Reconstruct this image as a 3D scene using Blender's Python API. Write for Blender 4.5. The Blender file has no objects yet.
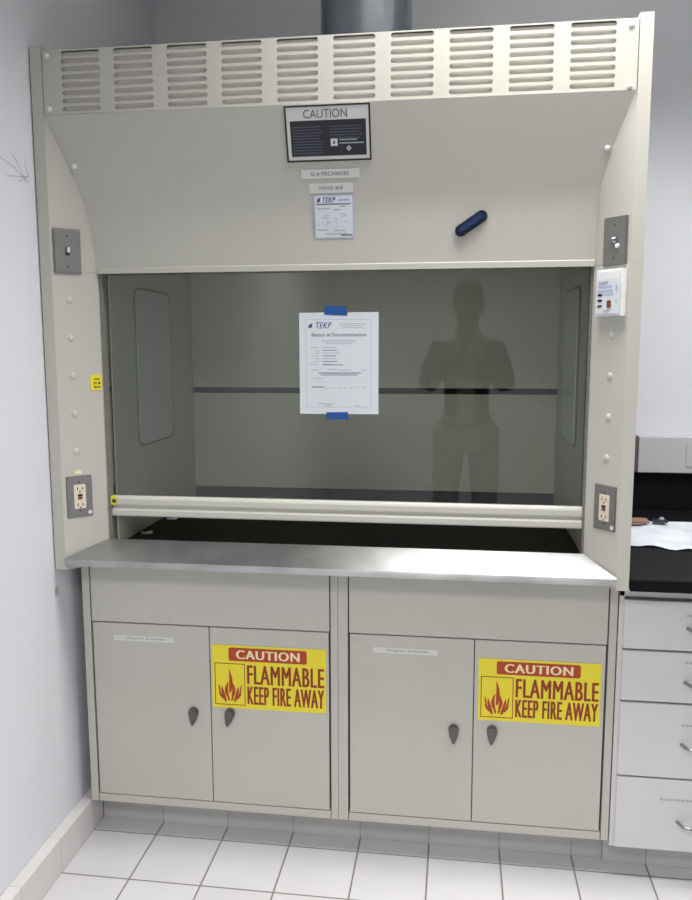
import bpy, bmesh, math, random
from mathutils import Vector, Matrix
random.seed(7)
C = bpy.context.scene
col = C.collection
PI = math.pi

# ------------------------------------------------------------------ materials
def mat(name, rgb, rough=.5, metal=0, var=0, vscale=4, bump=0, bscale=60, spec=.5, aniso=0, coat=0):
    m = bpy.data.materials.new(name); m.use_nodes = True
    nt = m.node_tree; b = nt.nodes['Principled BSDF']
    b.inputs['Base Color'].default_value = (*rgb, 1)
    b.inputs['Roughness'].default_value = rough
    b.inputs['Metallic'].default_value = metal
    b.inputs['Specular IOR Level'].default_value = spec
    b.inputs['Coat Weight'].default_value = coat
    tc = nt.nodes.new('ShaderNodeTexCoord')
    if var:
        n = nt.nodes.new('ShaderNodeTexNoise'); n.inputs['Scale'].default_value = vscale; n.inputs['Detail'].default_value = 6
        r = nt.nodes.new('ShaderNodeValToRGB')
        r.color_ramp.elements[0].position = .3; r.color_ramp.elements[1].position = .7
        r.color_ramp.elements[0].color = (*[c*(1-var) for c in rgb], 1)
        r.color_ramp.elements[1].color = (*[min(1, c*(1+var)) for c in rgb], 1)
        nt.links.new(tc.outputs['Object'], n.inputs['Vector']); nt.links.new(n.outputs['Fac'], r.inputs['Fac'])
        nt.links.new(r.outputs['Color'], b.inputs['Base Color'])
    if bump:
        n2 = nt.nodes.new('ShaderNodeTexNoise'); n2.inputs['Scale'].default_value = bscale; n2.inputs['Detail'].default_value = 4
        bp = nt.nodes.new('ShaderNodeBump'); bp.inputs['Strength'].default_value = bump; bp.inputs['Distance'].default_value = .002
        nt.links.new(tc.outputs['Object'], n2.inputs['Vector']); nt.links.new(n2.outputs['Fac'], bp.inputs['Height'])
        nt.links.new(bp.outputs['Normal'], b.inputs['Normal'])
    if aniso:
        b.inputs['Anisotropic'].default_value = aniso
    return m

M = {}
M['wall'] = mat('wall_paint', (.71, .73, .775), .75, var=.015, vscale=1.5, bump=.12, bscale=90)
M['ceil'] = mat('ceiling_paint', (.7, .7, .68), .9)
M['hood'] = mat('hood_enamel', (.52, .512, .455), .42, var=.015, vscale=2, bump=.05, bscale=160)
M['door'] = mat('cabinet_enamel', (.53, .52, .465), .4, var=.02, vscale=3, bump=.05, bscale=160)
M['drawer'] = mat('drawer_enamel', (.66, .65, .655), .4, var=.02, vscale=3)
M['liner'] = mat('liner_board', (.72, .725, .595), .45, var=.03, vscale=3)
M['access'] = mat('access_panel_board', (.80, .84, .88), .25, var=.02)
M['dark'] = mat('recess_shade', (.03, .03, .03), .8)  # near-black: shade behind the baffle slots put into the colour
M['slotback'] = mat('grille_back', (.66, .63, .57), .7)
M['epoxy'] = mat('black_epoxy', (.012, .012, .0125), .5, spec=.25, var=.1, vscale=20)
M['epoxy2'] = mat('black_bench_epoxy', (.007, .007, .0085), .55, spec=.08, var=.1, vscale=20)
M['plate'] = mat('steel_plate', (.27, .265, .26), .45, metal=.7, var=.04, vscale=30)
M['screw'] = mat('screw_white', (.8, .79, .76), .3)
M['plug'] = mat('plug_plastic', (.56, .55, .49), .35)
M['ivory'] = mat('ivory_plastic', (.75, .66, .52), .4)
M['white'] = mat('white_plastic', (.9, .9, .92), .35)
M['gloss'] = mat('glossy_white_plastic', (.8, .8, .82), .12)
M['black'] = mat('black_plastic', (.012, .012, .014), .35)
M['redbrown'] = mat('red_button', (.2, .05, .03), .4)
M['handle'] = mat('dark_handle', (.13, .125, .115), .35, metal=.6)
M['scuff'] = mat('scuffed_enamel', (.45, .44, .40), .5)
M['yellow'] = mat('yellow_vinyl', (.84, .72, .03), .4)
M['red'] = mat('red_vinyl', (.43, .05, .008), .45)
M['darkred'] = mat('dark_red_ink', (.29, .028, .004), .45)
M['cream'] = mat('cream_ink', (.9, .75, .45), .5)
M['paper'] = mat('paper', (.66, .69, .73), .8)
M['benchpaper'] = mat('bench_paper', (.60, .64, .70), .8, var=.14, vscale=14)
M['labelw'] = mat('label_white', (.68, .69, .66), .6)
M['ink'] = mat('ink_grey', (.16, .17, .2), .7)
M['inkl'] = mat('ink_light', (.40, .43, .46), .7)
M['inkb'] = mat('ink_blue', (.07, .08, .28), .6)
M['inkbl'] = mat('ink_pale_blue', (.42, .46, .66), .6)
M['navy'] = mat('navy_plastic', (.006, .013, .045), .28)
M['navy2'] = mat('navy_plastic_ridge', (.012, .035, .11), .25)
M['tape'] = mat('blue_tape', (.006, .075, .29), .55, var=.1, vscale=80)
M['signblack'] = mat('sign_black', (.012, .014, .022), .3)
M['signgrey'] = mat('sign_grey', (.075, .085, .11), .4)
M['duct'] = mat('galvanised_duct', (.30, .33, .36), .2, metal=1, var=.12, vscale=12)
M['drawerpull'] = mat('steel_pull', (.35, .35, .36), .3, metal=1)
M['brown'] = mat('brown_card', (.28, .165, .135), .6, var=.2, vscale=40)
M['greyblue'] = mat('greyblue_plastic', (.3, .33, .42), .3)
M['raceway'] = mat('raceway_paint', (.50, .50, .525), .5)
M['fixture'] = mat('fixture_white', (.8, .8, .8), .5)
M['track'] = mat('sash_track', (.20, .20, .17), .5)
M['rail'] = mat('sash_rail_enamel', (.58, .575, .51), .3)
M['skin'] = mat('skin', (.28, .18, .13), .5)
M['jacket'] = mat('dark_jacket', (.015, .016, .02), .85)
M['shirt'] = mat('pale_shirt', (.3, .28, .24), .8)
M['jeans'] = mat('grey_trousers', (.32, .33, .36), .85)
M['hair'] = mat('dark_hair', (.02, .015, .012), .6)
M['shoe'] = mat('black_shoe', (.02, .02, .02), .5)

# brushed stainless steel: brushing runs along x
def steel(name):
    m = mat(name, (.62, .62, .62), .33, metal=1)
    nt = m.node_tree; b = nt.nodes['Principled BSDF']
    tc = nt.nodes.new('ShaderNodeTexCoord'); mp = nt.nodes.new('ShaderNodeMapping')
    mp.inputs['Scale'].default_value = (3, 160, 160)
    n = nt.nodes.new('ShaderNodeTexNoise'); n.inputs['Scale'].default_value = 3; n.inputs['Detail'].default_value = 5
    r = nt.nodes.new('ShaderNodeMapRange'); r.inputs['To Min'].default_value = .30; r.inputs['To Max'].default_value = .48
    nt.links.new(tc.outputs['Object'], mp.inputs['Vector']); nt.links.new(mp.outputs[0], n.inputs['Vector'])
    nt.links.new(n.outputs['Fac'], r.inputs['Value']); nt.links.new(r.outputs[0], b.inputs['Roughness'])
    n2 = nt.nodes.new('ShaderNodeTexNoise'); n2.inputs['Scale'].default_value = 9; n2.inputs['Detail'].default_value = 6
    c = nt.nodes.new('ShaderNodeValToRGB'); c.color_ramp.elements[0].position = .35; c.color_ramp.elements[1].position = .65
    c.color_ramp.elements[0].color = (.44, .44, .44, 1); c.color_ramp.elements[1].color = (.58, .58, .58, 1)
    nt.links.new(tc.outputs['Object'], n2.inputs['Vector']); nt.links.new(n2.outputs['Fac'], c.inputs['Fac'])
    nt.links.new(c.outputs['Color'], b.inputs['Base Color'])
    b.inputs['Anisotropic'].default_value = .9; b.inputs['Anisotropic Rotation'].default_value = .25
    tg = nt.nodes.new('ShaderNodeCombineXYZ'); tg.inputs[0].default_value = 1
    nt.links.new(tg.outputs[0], b.inputs['Tangent'])
    return m
M['steel'] = steel('brushed_steel')

def glass(name, tint, gl):
    m = bpy.data.materials.new(name); m.use_nodes = True; nt = m.node_tree; nt.nodes.clear()
    o = nt.nodes.new('ShaderNodeOutputMaterial'); mx = nt.nodes.new('ShaderNodeMixShader')
    t = nt.nodes.new('ShaderNodeBsdfTransparent'); t.inputs[0].default_value = (*tint, 1)
    g = nt.nodes.new('ShaderNodeBsdfGlossy'); g.inputs['Roughness'].default_value = .02; g.inputs[0].default_value = (gl, gl, gl, 1)
    f = nt.nodes.new('ShaderNodeFresnel'); f.inputs[0].default_value = 1.5
    nt.links.new(f.outputs[0], mx.inputs[0]); nt.links.new(t.outputs[0], mx.inputs[1]); nt.links.new(g.outputs[0], mx.inputs[2])
    nt.links.new(mx.outputs[0], o.inputs[0])
    return m
M['glass'] = glass('sash_glass', (.95, .965, .94), 1.0)

TILE, TX0, TY0 = .2032, .2256, .0958
def tiles(name, axes, base, grout, rough=.3, line=.0050):
    """square ceramic tiles; joints on world lines TX0+i*TILE / TY0+j*TILE"""
    m = mat(name, base, rough); nt = m.node_tree; b = nt.nodes['Principled BSDF']
    tc = nt.nodes.new('ShaderNodeTexCoord'); sp = nt.nodes.new('ShaderNodeSeparateXYZ')
    nt.links.new(tc.outputs['Object'], sp.inputs[0])
    def math_(op, a, bb=None):
        n = nt.nodes.new('ShaderNodeMath'); n.operation = op
        for i, v in enumerate((a, bb)):
            if v is None: continue
            if isinstance(v, (int, float)): n.inputs[i].default_value = v
            else: nt.links.new(v, n.inputs[i])
        return n.outputs[0]
    ds = []; ids = []
    for ax in axes:
        v = math_('ADD', sp.outputs[ax], (-TX0 if ax == 0 else -TY0) + 50*TILE)
        q = math_('DIVIDE', v, TILE); ids.append(math_('FLOOR', q))
        fr = math_('FRACT', q); ds.append(math_('MINIMUM', fr, math_('SUBTRACT', 1.0, fr)))
    d = ds[0] if len(ds) == 1 else math_('MINIMUM', ds[0], ds[1])
    k = nt.nodes.new('ShaderNodeMapRange'); k.inputs['From Min'].default_value = line/2/TILE*.6; k.inputs['From Max'].default_value = line/2/TILE*1.25
    nt.links.new(d, k.inputs['Value'])
    cb = nt.nodes.new('ShaderNodeCombineXYZ')
    for i, q in enumerate(ids): nt.links.new(q, cb.inputs[i])
    wn = nt.nodes.new('ShaderNodeTexWhiteNoise'); nt.links.new(cb.outputs[0], wn.inputs['Vector'])
    tr = nt.nodes.new('ShaderNodeMapRange'); tr.inputs['To Min'].default_value = .965; tr.inputs['To Max'].default_value = 1.03
    nt.links.new(wn.outputs['Value'], tr.inputs['Value'])
    n = nt.nodes.new('ShaderNodeTexNoise'); n.inputs['Scale'].default_value = 7; n.inputs['Detail'].default_value = 8
    nt.links.new(tc.outputs['Object'], n.inputs['Vector'])
    nr = nt.nodes.new('ShaderNodeMapRange'); nr.inputs['To Min'].default_value = .93; nr.inputs['To Max'].default_value = 1.05
    nt.links.new(n.outputs['Fac'], nr.inputs['Value'])
    mul = math_('MULTIPLY', tr.outputs[0], nr.outputs[0])
    sc = nt.nodes.new('ShaderNodeVectorMath'); sc.operation = 'SCALE'; sc.inputs[0].default_value = base
    nt.links.new(mul, sc.inputs['Scale'])
    mx = nt.nodes.new('ShaderNodeMix'); mx.data_type = 'RGBA'; mx.inputs[6].default_value = (*grout, 1)
    nt.links.new(k.outputs[0], mx.inputs[0]); nt.links.new(sc.outputs[0], mx.inputs[7])
    nt.links.new(mx.outputs[2], b.inputs['Base Color'])
    bp = nt.nodes.new('ShaderNodeBump'); bp.inputs['Distance'].default_value = .0008; bp.inputs['Strength'].default_value = .5
    nt.links.new(k.outputs[0], bp.inputs['Height']); nt.links.new(bp.outputs[0], b.inputs['Normal'])
    return m
M['floor'] = tiles('floor_tile', (0, 1), (.63, .62, .64), (.20, .19, .185), .35)
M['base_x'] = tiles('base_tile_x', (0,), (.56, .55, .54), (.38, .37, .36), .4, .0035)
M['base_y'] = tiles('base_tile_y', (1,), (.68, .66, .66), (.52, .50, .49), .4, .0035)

# ------------------------------------------------------------------ mesh builder
class Frame:
    def __init__(s, o=(0, 0, 0), u=(1, 0, 0), v=(0, 0, 1)):
        s.o = Vector(o); s.u = Vector(u).normalized(); s.v = Vector(v).normalized(); s.n = s.u.cross(s.v)  # n points to the viewer
    def p(s, a, b, h=0): return s.o + s.u*a + s.v*b + s.n*h
FR = Frame()                                    # u = +x, v = +z, n = -y

OFF = {}
class MB:
    def __init__(s): s.bm = bmesh.new(); s.m = 0
    def _set(s, faces, m):
        for f in faces: f.material_index = m
    def box(s, x0, y0, z0, x1, y1, z1, bev=0, m=0, seg=2):
        b = bmesh.new()
        bmesh.ops.create_cube(b, size=1)
        for v in b.verts:
            v.co = Vector(((x0+x1)/2+v.co.x*(x1-x0), (y0+y1)/2+v.co.y*(y1-y0), (z0+z1)/2+v.co.z*(z1-z0)))
        if bev: bmesh.ops.bevel(b, geom=b.edges[:], offset=bev, segments=seg, affect='EDGES', profile=.5)
        s.merge(b, m); return s
    def merge(s, b, m=0):
        for f in b.faces: f.material_index = m
        me = bpy.data.meshes.new('t'); b.to_mesh(me); b.free(); s.bm.from_mesh(me); bpy.data.meshes.remove(me)
    def prism(s, pts, fr=FR, h0=0, h1=.001, m=0, bev=0):
        """closed polygon pts (u,v) in a frame, extruded between heights h0..h1 towards the viewer"""
        b = bmesh.new()
        lo = [b.verts.new(fr.p(u, v, h0)) for u, v in pts]; hi = [b.verts.new(fr.p(u, v, h1)) for u, v in pts]
        n = len(pts)
        top = b.faces.new(hi); b.faces.new(lo[::-1])
        for i in range(n): b.faces.new((lo[i], lo[(i+1) % n], hi[(i+1) % n], hi[i]))
        bmesh.ops.recalc_face_normals(b, faces=b.faces[:])
        if bev: bmesh.ops.bevel(b, geom=list(top.edges), offset=bev, segments=2, affect='EDGES')
        s.merge(b, m); return s
    def rect(s, u0, v0, u1, v1, fr=FR, h0=0, h1=.001, m=0, bev=0):
        return s.prism([(u0, v0), (u1, v0), (u1, v1), (u0, v1)], fr, h0, h1, m, bev)
    def rrect(s, u0, v0, u1, v1, r, fr=FR, h0=0, h1=.001, m=0, bev=0, n=6):
        return s.prism(rr(u0, v0, u1, v1, r, n), fr, h0, h1, m, bev)
    def ring(s, u0, v0, u1, v1, w, fr=FR, h0=0, h1=.001, m=0):
        s.rect(u0, v0, u1, v0+w, fr, h0, h1, m); s.rect(u0, v1-w, u1, v1, fr, h0, h1, m)
        s.rect(u0, v0+w, u0+w, v1-w, fr, h0, h1, m); s.rect(u1-w, v0+w, u1, v1-w, fr, h0, h1, m); return s
    def disc(s, u, v, r, fr=FR, h0=0, h1=.001, m=0, n=20, bev=0):
        return s.prism([(u+r*math.cos(2*PI*i/n), v+r*math.sin(2*PI*i/n)) for i in range(n)], fr, h0, h1, m, bev)
    def dome(s, u, v, r, h, fr=FR, m=0):
        b = bmesh.new(); bmesh.ops.create_uvsphere(b, u_segments=16, v_segments=10, radius=1)
        for x in b.verts:
            a = x.co.copy(); x.co = fr.p(u+a.x*r, v+a.y*r, max(a.z, -.1)*h)
        s.merge(b, m); return s
    def ext_x(s, prof, x0, x1, m=0):
        """(y,z) profile extruded along x"""
        b = bmesh.new()
        A = [b.verts.new((x0, y, z)) for y, z in prof]; B = [b.verts.new((x1, y, z)) for y, z in prof]
        n = len(prof); b.faces.new(A); b.faces.new(B[::-1])
        for i in range(n): b.faces.new((A[i], A[(i+1) % n], B[(i+1) % n], B[i]))
        bmesh.ops.recalc_face_normals(b, faces=b.faces[:]); s.merge(b, m); return s
    def ext_z(s, prof, z0, z1, m=0, bev=0):
        b = bmesh.new()
        A = [b.verts.new((x, y, z0)) for x, y in prof]; B = [b.verts.new((x, y, z1)) for x, y in prof]
        n = len(prof); b.faces.new(A); b.faces.new(B[::-1])
        for i in range(n): b.faces.new((A[i], A[(i+1) % n], B[(i+1) % n], B[i]))
        bmesh.ops.recalc_face_normals(b, faces=b.faces[:])
        if bev: bmesh.ops.bevel(b, geom=b.edges[:], offset=bev, segments=2, affect='EDGES')
        s.merge(b, m); return s
    def cyl(s, p0, p1, r, m=0, n=24, r2=None):
        p0, p1 = Vector(p0), Vector(p1); d = p1-p0
        b = bmesh.new(); bmesh.ops.create_cone(b, cap_ends=True, segments=n, radius1=r, radius2=r if r2 is None else r2, depth=d.length)
        q = d.to_track_quat('Z', 'Y').to_matrix().to_4x4(); q.translation = (p0+p1)/2
        bmesh.ops.transform(b, matrix=q, verts=b.verts[:]); s.merge(b, m); return s
    def tube(s, pts, r, m=0, n=10):
        b = bmesh.new(); pts = [Vector(p) for p in pts]; rings = []
        for i, p in enumerate(pts):
            t = (pts[min(i+1, len(pts)-1)]-pts[max(i-1, 0)]).normalized()
            a = t.cross(Vector((0, 0, 1)));  a = a.normalized() if a.length > .1 else Vector((1, 0, 0)); c = t.cross(a)
            rings.append([b.verts.new(p+a*r*math.cos(2*PI*k/n)+c*r*math.sin(2*PI*k/n)) for k in range(n)])
        for A, B in zip(rings, rings[1:]):
            for k in range(n): b.faces.new((A[k], A[(k+1) % n], B[(k+1) % n], B[k]))
        b.faces.new(rings[0][::-1]); b.faces.new(rings[-1])
        bmesh.ops.recalc_face_normals(b, faces=b.faces[:]); s.merge(b, m); return s
    def text(s, txt, u0, v0, u1, v1, fr=FR, h0=.0002, h1=.0006, m=0, bold=0, shear=0):
        """lettering fitted to the rectangle u0..u1, v0..v1 of a frame"""
        cu = bpy.data.curves.new('t', 'FONT'); cu.body = txt; cu.size = 1; cu.shear = shear; cu.resolution_u = 3; cu.space_character = 1.12 if bold else 1
        ob = bpy.data.objects.new('t', cu); col.objects.link(ob)
        dg = bpy.context.evaluated_depsgraph_get(); me = bpy.data.meshes.new_from_object(ob.evaluated_get(dg))
        xs = [v.co.x for v in me.vertices]; ys = [v.co.y for v in me.vertices]
        x0, x1, y0, y1 = min(xs), max(xs), min(ys), max(ys)
        if y1-y0 < .01: y1 = y0+.7
        for p in me.polygons: p.material_index = m
        base = [v.co.copy() for v in me.vertices]; bw = bold*(v1-v0)
        for k, du in enumerate((0,) if not bold else (-bw, -bw/2, 0, bw/2, bw)):
            for v, q in zip(me.vertices, base):
                a = u0+bw+(q.x-x0)/(x1-x0)*(u1-u0-2*bw)+du; b_ = v0+(q.y-y0)/(y1-y0)*(v1-v0)
                v.co = fr.p(a, b_, h1+k*.00003)
            s.bm.from_mesh(me)
        bpy.data.objects.remove(ob); bpy.data.curves.remove(cu); bpy.data.meshes.remove(me); return s
    def build(s, name, mats, parent=None, smooth=False):
        if not isinstance(mats, (list, tuple)): mats = [mats]
        off = OFF.get(parent.name, Vector((0, 0, 0))) if parent else Vector((0, 0, 0))
        for v in s.bm.verts: v.co -= off
        me = bpy.data.meshes.new(name); s.bm.to_mesh(me); s.bm.free()
        for m in mats: me.materials.append(M[m])
        o = bpy.data.objects.new(name, me); col.objects.link(o)
        if parent: o.parent = parent; OFF[o.name] = off
        if smooth:
            for p in me.polygons: p.use_smooth = True
            try:
                me.set_sharp_from_angle(angle=math.radians(40))
            except Exception: pass
        return o

def rr(u0, v0, u1, v1, r, n=6):
    P = []
    for cx, cy, a0 in ((u1-r, v1-r, 0), (u0+r, v1-r, 90), (u0+r, v0+r, 180), (u1-r, v0+r, 270)):
        for i in range(n+1):
            a = math.radians(a0+90*i/n); P.append((cx+r*math.cos(a), cy+r*math.sin(a)))
    return P

def tag(o, label=None, cat=None, group=None, kind=None):
    if label: o['label'] = label
    if cat: o['category'] = cat
    if group: o['group'] = group
    if kind: o['kind'] = kind
    return o
def thing(name, loc, label, cat, group=None):
    o = bpy.data.objects.new(name, None); col.objects.link(o); o.location = loc; o.empty_display_size = .1
    OFF[o.name] = Vector(loc); return tag(o, label, cat, group)
def struct(name, b, m, **k):
    o = b.build(name, m, **k); o['kind'] = 'structure'; return o

# ------------------------------------------------------------------ room
X1, YB, YF, ZC = 4.2, .92, -4.6, 2.84
struct('floor', MB().box(-.1, YF-.1, -.05, X1+.1, YB+.1, 0), 'floor')
wl = struct('wall_left', MB().box(-.104, YF-.1, 0, -.004, YB+.1, ZC), 'wall')
struct('wall_back', MB().box(-.004, YB, 0, X1, YB+.1, ZC), 'wall')
struct('wall_right', MB().box(X1, YF-.1, 0, X1+.1, YB+.1, ZC), 'wall')
struct('wall_front', MB().box(-.004, YF-.1, 0, X1, YF, ZC), 'wall')
struct('ceiling', MB().box(-.1, YF-.1, ZC, X1+.1, YB+.1, ZC+.05), 'ceil')
# tiled cove bases
b = MB(); b.box(-.004, YF, 0,   .031, .161, .104, bev=.003); struct('baseboard_left', b, 'base_y')
b = MB(); b.box(.031, .161, 0, 1.530, .175, .104, bev=.0015); b.box(1.530, .147, 0, 1.992, .175, .0905, bev=.0015)
struct('baseboard_back', b, 'base_x')
# old scratches on the left wall
F_w = Frame((-.004, 0, 0), (0, 1, 0), (0, 0, 1))
b = MB()
def stroke(b, pts, w, fr, m=0, h=.0006):
    for (a0, b0), (a1, b1) in zip(pts, pts[1:]):
        d = Vector((a1-a0, b1-b0)); L = d.length or 1; n = Vector((-d.y, d.x))/L*w/2
        b.prism([(a0-n.x, b0-n.y), (a1-n.x, b1-n.y), (a1+n.x, b1+n.y), (a0+n.x, b0+n.y)], fr, 0, h, m)
for pts in ([(-.19, 1.915), (-.10, 1.90), (-.03, 1.875)], [(-.10, 1.93), (-.06, 1.895), (-.045, 1.872)], [(-.045, 1.925), (-.03, 1.893), (-.075, 1.868)], [(-.13, 1.872), (-.06, 1.884), (-.02, 1.89)]):
    stroke(b, pts, .0022, F_w)
o = b.build('wall_scratch', 'raceway', wl)
b = MB(); b.prism(rr(-.005, .762, .012, .787, .006), F_w, 0, .0006)
b.build('scuff_mark', 'scuff', wl)

# ceiling lights
def ceiling_light(x, y, sx, sy, power, label, spread=140):
    t = thing('ceiling_light', (x, y, ZC-.05), label, 'light', 'ceiling lights over the lab')
    MB().ring(x-sx/2-.03, -(y+sy/2+.03), x+sx/2+.03, -(y-sy/2-.03), .03, Frame((0, 0, ZC-.05), (1, 0, 0), (0, -1, 0)), -.05, 0.0).build('frame', 'fixture', t)
    li = bpy.data.lights.new('lamp', 'AREA'); li.shape = 'RECTANGLE'; li.size = sx; li.size_y = sy; li.energy = power
    li.color = (1, .985, .955); li.spread = math.radians(spread)
    lo = bpy.data.objects.new('lamp', li); col.objects.link(lo); lo.location = (x, y, ZC-.03)
    return t
ceiling_light(1.4, -.22, 1.2, .6, 25, 'rectangular ceiling light nearest the fume hood', 125)
ceiling_light(.95, -2.7, 1.2, .6, 40, 'rectangular ceiling light behind the photographer')
ceiling_light(3.0, -.05, 1.2, .6, 17, 'rectangular ceiling light near the right wall')

# ------------------------------------------------------------------ fume hood
W = 1.537; ZT = 2.205; ZB = .839
hood = thing('fume_hood', (W/2, .45, ZB), 'beige steel laboratory fume hood with glass sash standing on two base cabinets', 'fume hood')
FL = Frame((.031, 0, 0), (.086, .09, 0)); FRR = Frame((1.438, .09, 0), (.068, -.09, 0)); LW, RW = .1245, .1128
# posts
b = MB(); b.ext_z([(0, 0), (.031, 0), (.117, .09), (.117, .135), (0, .135)], ZB, 1.655); b.ext_z([(0, 0), (.031, 0), (.033, .094), (.117, .096), (.117, .135), (0, .135)], 1.6545, ZT+.012)
postL = b.build('side_post', 'hood', hood); 
b = MB(); b.ext_z([(W, 0), (1.506, 0), (1.438, .09), (1.438, .135), (W, .135)], ZB, 1.655); b.ext_z([(W, 0), (1.506, 0), (1.504, .094), (1.438, .096), (1.438, .135), (W, .135)], 1.6545, ZT+.012)
postR = b.build('side_post', 'hood', hood)
# body sides, top, back
for x0, x1 in ((0, .125), (1.451, W)):
    MB().box(x0, .135, ZB, x1, .90, ZT-.01).build('side_panel', 'hood', hood)
MB().box(.0, .02, ZT-.012, W, .90, ZT).build('top_panel', 'hood', hood)
MB().box(.125, .875, ZB+.02, 1.451, .90, ZT-.012).build('back_panel', 'liner', hood)
# grille
def grille():
    b = bmesh.new(); y0 = 0.0
    gx0, gx1, gz0, gz1 = .033, 1.504, 2.047, ZT
    starts = [.0845+i*(1.351-.0845)/9 for i in range(10)]; wsl = .103
    rows = 8; zt, zb = 2.1962, 2.0605
    pitch = (zt-zb)/7
    xs = [gx0]+[s-.012 for s in starts]+[]
    def quad(a0, c0, a1, c1):
        b.faces.new([b.verts.new((a0, y0, c0)), b.verts.new((a1, y0, c0)), b.verts.new((a1, y0, c1)), b.verts.new((a0, y0, c1))])
    top = gz1; bot = gz0
    cells_z = [(zb+(i-.5)*pitch, zb+(i+.5)*pitch) for i in range(rows)]
    cells_z[0] = (zb-.0098, cells_z[0][1]); cells_z[-1] = (cells_z[-1][0], min(zt+.0088, gz1))
    # plain strips
    prev = gx0
    for s in starts:
        quad(prev, gz0, s-.006, gz1); prev = s+wsl+.006
        for k, (c0, c1) in enumerate(cells_z):
            zc = zb+k*pitch; r = .0059
            hole = []
            for a in range(-6, 7): hole.append((s+wsl-r+r*math.cos(a*PI/12), zc+r*math.sin(a*PI/12)))
            for a in range(6, 19): hole.append((s+r+r*math.cos(a*PI/12), zc+r*math.sin(a*PI/12)))
            e0, e1 = s-.006, s+wsl+.006
            outer = []
            cxm = (e0+e1)/2; czm = (c0+c1)/2
            for hx, hz in hole:
                dx, dz = hx-cxm, hz-czm
                if abs(abs(hx-cxm)-(wsl/2-r)) < 1e-9 or (abs(hx-cxm) < wsl/2-r+1e-9):
                    outer.append((hx, c1 if dz > 0 else c0))
                else:
                    outer.append((e1 if dx > 0 else e0, c0+(hz-(zc-r))/(2*r)*(c1-c0)))
            H = [b.verts.new((x, y0, z)) for x, z in hole]; O = [b.verts.new((x, y0, z)) for x, z in outer]
            D = [b.verts.new((x, y0+.0025, z)) for x, z in hole]
            n = len(H)
            for i in range(n):
                j = (i+1) % n
                A, B_ = O[i].co, O[j].co
                b.faces.new((O[i], O[j], H[j], H[i])) if (A-B_).length > 1e-9 else None
                b.faces.new((H[i], H[j], D[j], D[i]))
                if abs(A.x-B_.x) > 1e-9 and abs(A.z-B_.z) > 1e-9:      # corner filler
                    cx_ = e1 if (A.x+B_.x)/2 > cxm else e0; cz_ = c1 if (A.z+B_.z)/2 > czm else c0
                    b.faces.new((b.verts.new(O[i].co), b.verts.new(O[j].co), b.verts.new((cx_, y0, cz_))))
        quad(s-.006, gz0, s+wsl+.006, cells_z[0][0])
        if cells_z[-1][1] < gz1-1e-6: quad(s-.006, cells_z[-1][1], s+wsl+.006, gz1)
    quad(prev, gz0, gx1, gz1)
    bmesh.ops.remove_doubles(b, verts=b.verts[:], dist=1e-6)
    bmesh.ops.recalc_face_normals(b, faces=b.faces[:])
    mb = MB(); mb.merge(b, 0)
    mb.box(gx0, 0.0002, gz1-.001, gx1, .02, gz1+.0005)      # folded top edge
    mb.box(gx0, 0.0002, gz0, gx1, .006, gz0+.002)
    return mb
g = grille(); g.build('grille_panel', 'hood', hood)
MB().box(.05, .0065, 2.05, 1.49, .010, 2.2).build('grille_backing', 'slotback', hood)
# front panel, bent profile following the posts
prof = [(0, 2.046), (.040, 1.926), (.066, 1.848), (.0745, 1.818), (.0792, 1.792), (.083, 1.762), (.0915, 1.655)]
def yz(z):
    z = min(z, 2.046)
    for (ya, za), (yb, zb_) in zip(prof, prof[1:]):
        if zb_-1e-6 <= z <= za:
            t = (z-za)/(zb_-za); return ya+(yb-ya)*t-.0015
    return .0893
# inner edges of the post faces, as they lap over the panel
EDL = [(.0330, 2.046), (.0535, 1.985), (.0740, 1.926), (.0800, 1.905), (.0885, 1.870), (.0955, 1.840), (.1005, 1.820), (.1040, 1.795), (.1105, 1.735), (.1165, 1.655)]
EDR = [(1.5040, 2.046), (1.4830, 1.985), (1.4620, 1.926), (1.4570, 1.905), (1.4500, 1.875), (1.4445, 1.850), (1.4415, 1.825), (1.4405, 1.795), (1.4390, 1.735), (1.4385, 1.655)]
for side, ed, xo in (('l', EDL, .031), ('r', EDR, 1.506)):
    b = bmesh.new(); R_ = []
    for k, (x, z) in enumerate(ed):
        yf = yz(z)-.0022
        R_.append([b.verts.new((xo+(x-xo)*t, (yf)*t-.0003, z)) for t in (0, .25, .5, .75, 1)]+[b.verts.new((x+(.0004 if side == 'l' else -.0004), yf+.004, z))])
    for A, B_ in zip(R_, R_[1:]):
        for k in range(5): b.faces.new((A[k], A[k+1], B_[k+1], B_[k]))
    bmesh.ops.recalc_face_normals(b, faces=b.faces[:])
    if sum(f.normal.y for f in b.faces) > 0: bmesh.ops.reverse_faces(b, faces=b.faces[:])
    mb = MB(); mb.merge(b)
    mb.build('post_face', 'hood', postL if side == 'l' else postR, smooth=True)
def rowx(y): return .033+.5*y, 1.504-.45*y
b = bmesh.new(); rows = []
for y, z in prof:
    xl, xr = rowx(y); rows.append((b.verts.new((xl, y-.0015, z)), b.verts.new((xr, y-.0015, z)), b.verts.new((xl, y+.006, z)), b.verts.new((xr, y+.006, z))))
for A, B_ in zip(rows, rows[1:]):
    b.faces.new((A[0], B_[0], B_[1], A[1])); b.faces.new((A[0], A[2], B_[2], B_[0])); b.faces.new((A[1], B_[1], B_[3], A[3])); b.faces.new((A[2], A[3], B_[3], B_[2]))
b.faces.new((rows[0][0], rows[0][1], rows[0][3], rows[0][2])); b.faces.new((rows[-1][0], rows[-1][2], rows[-1][3], rows[-1][1]))
bmesh.ops.recalc_face_normals(b, faces=b.faces[:])
mb = MB(); mb.merge(b); fp = mb.build('front_panel', 'hood', hood, smooth=True)
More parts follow.
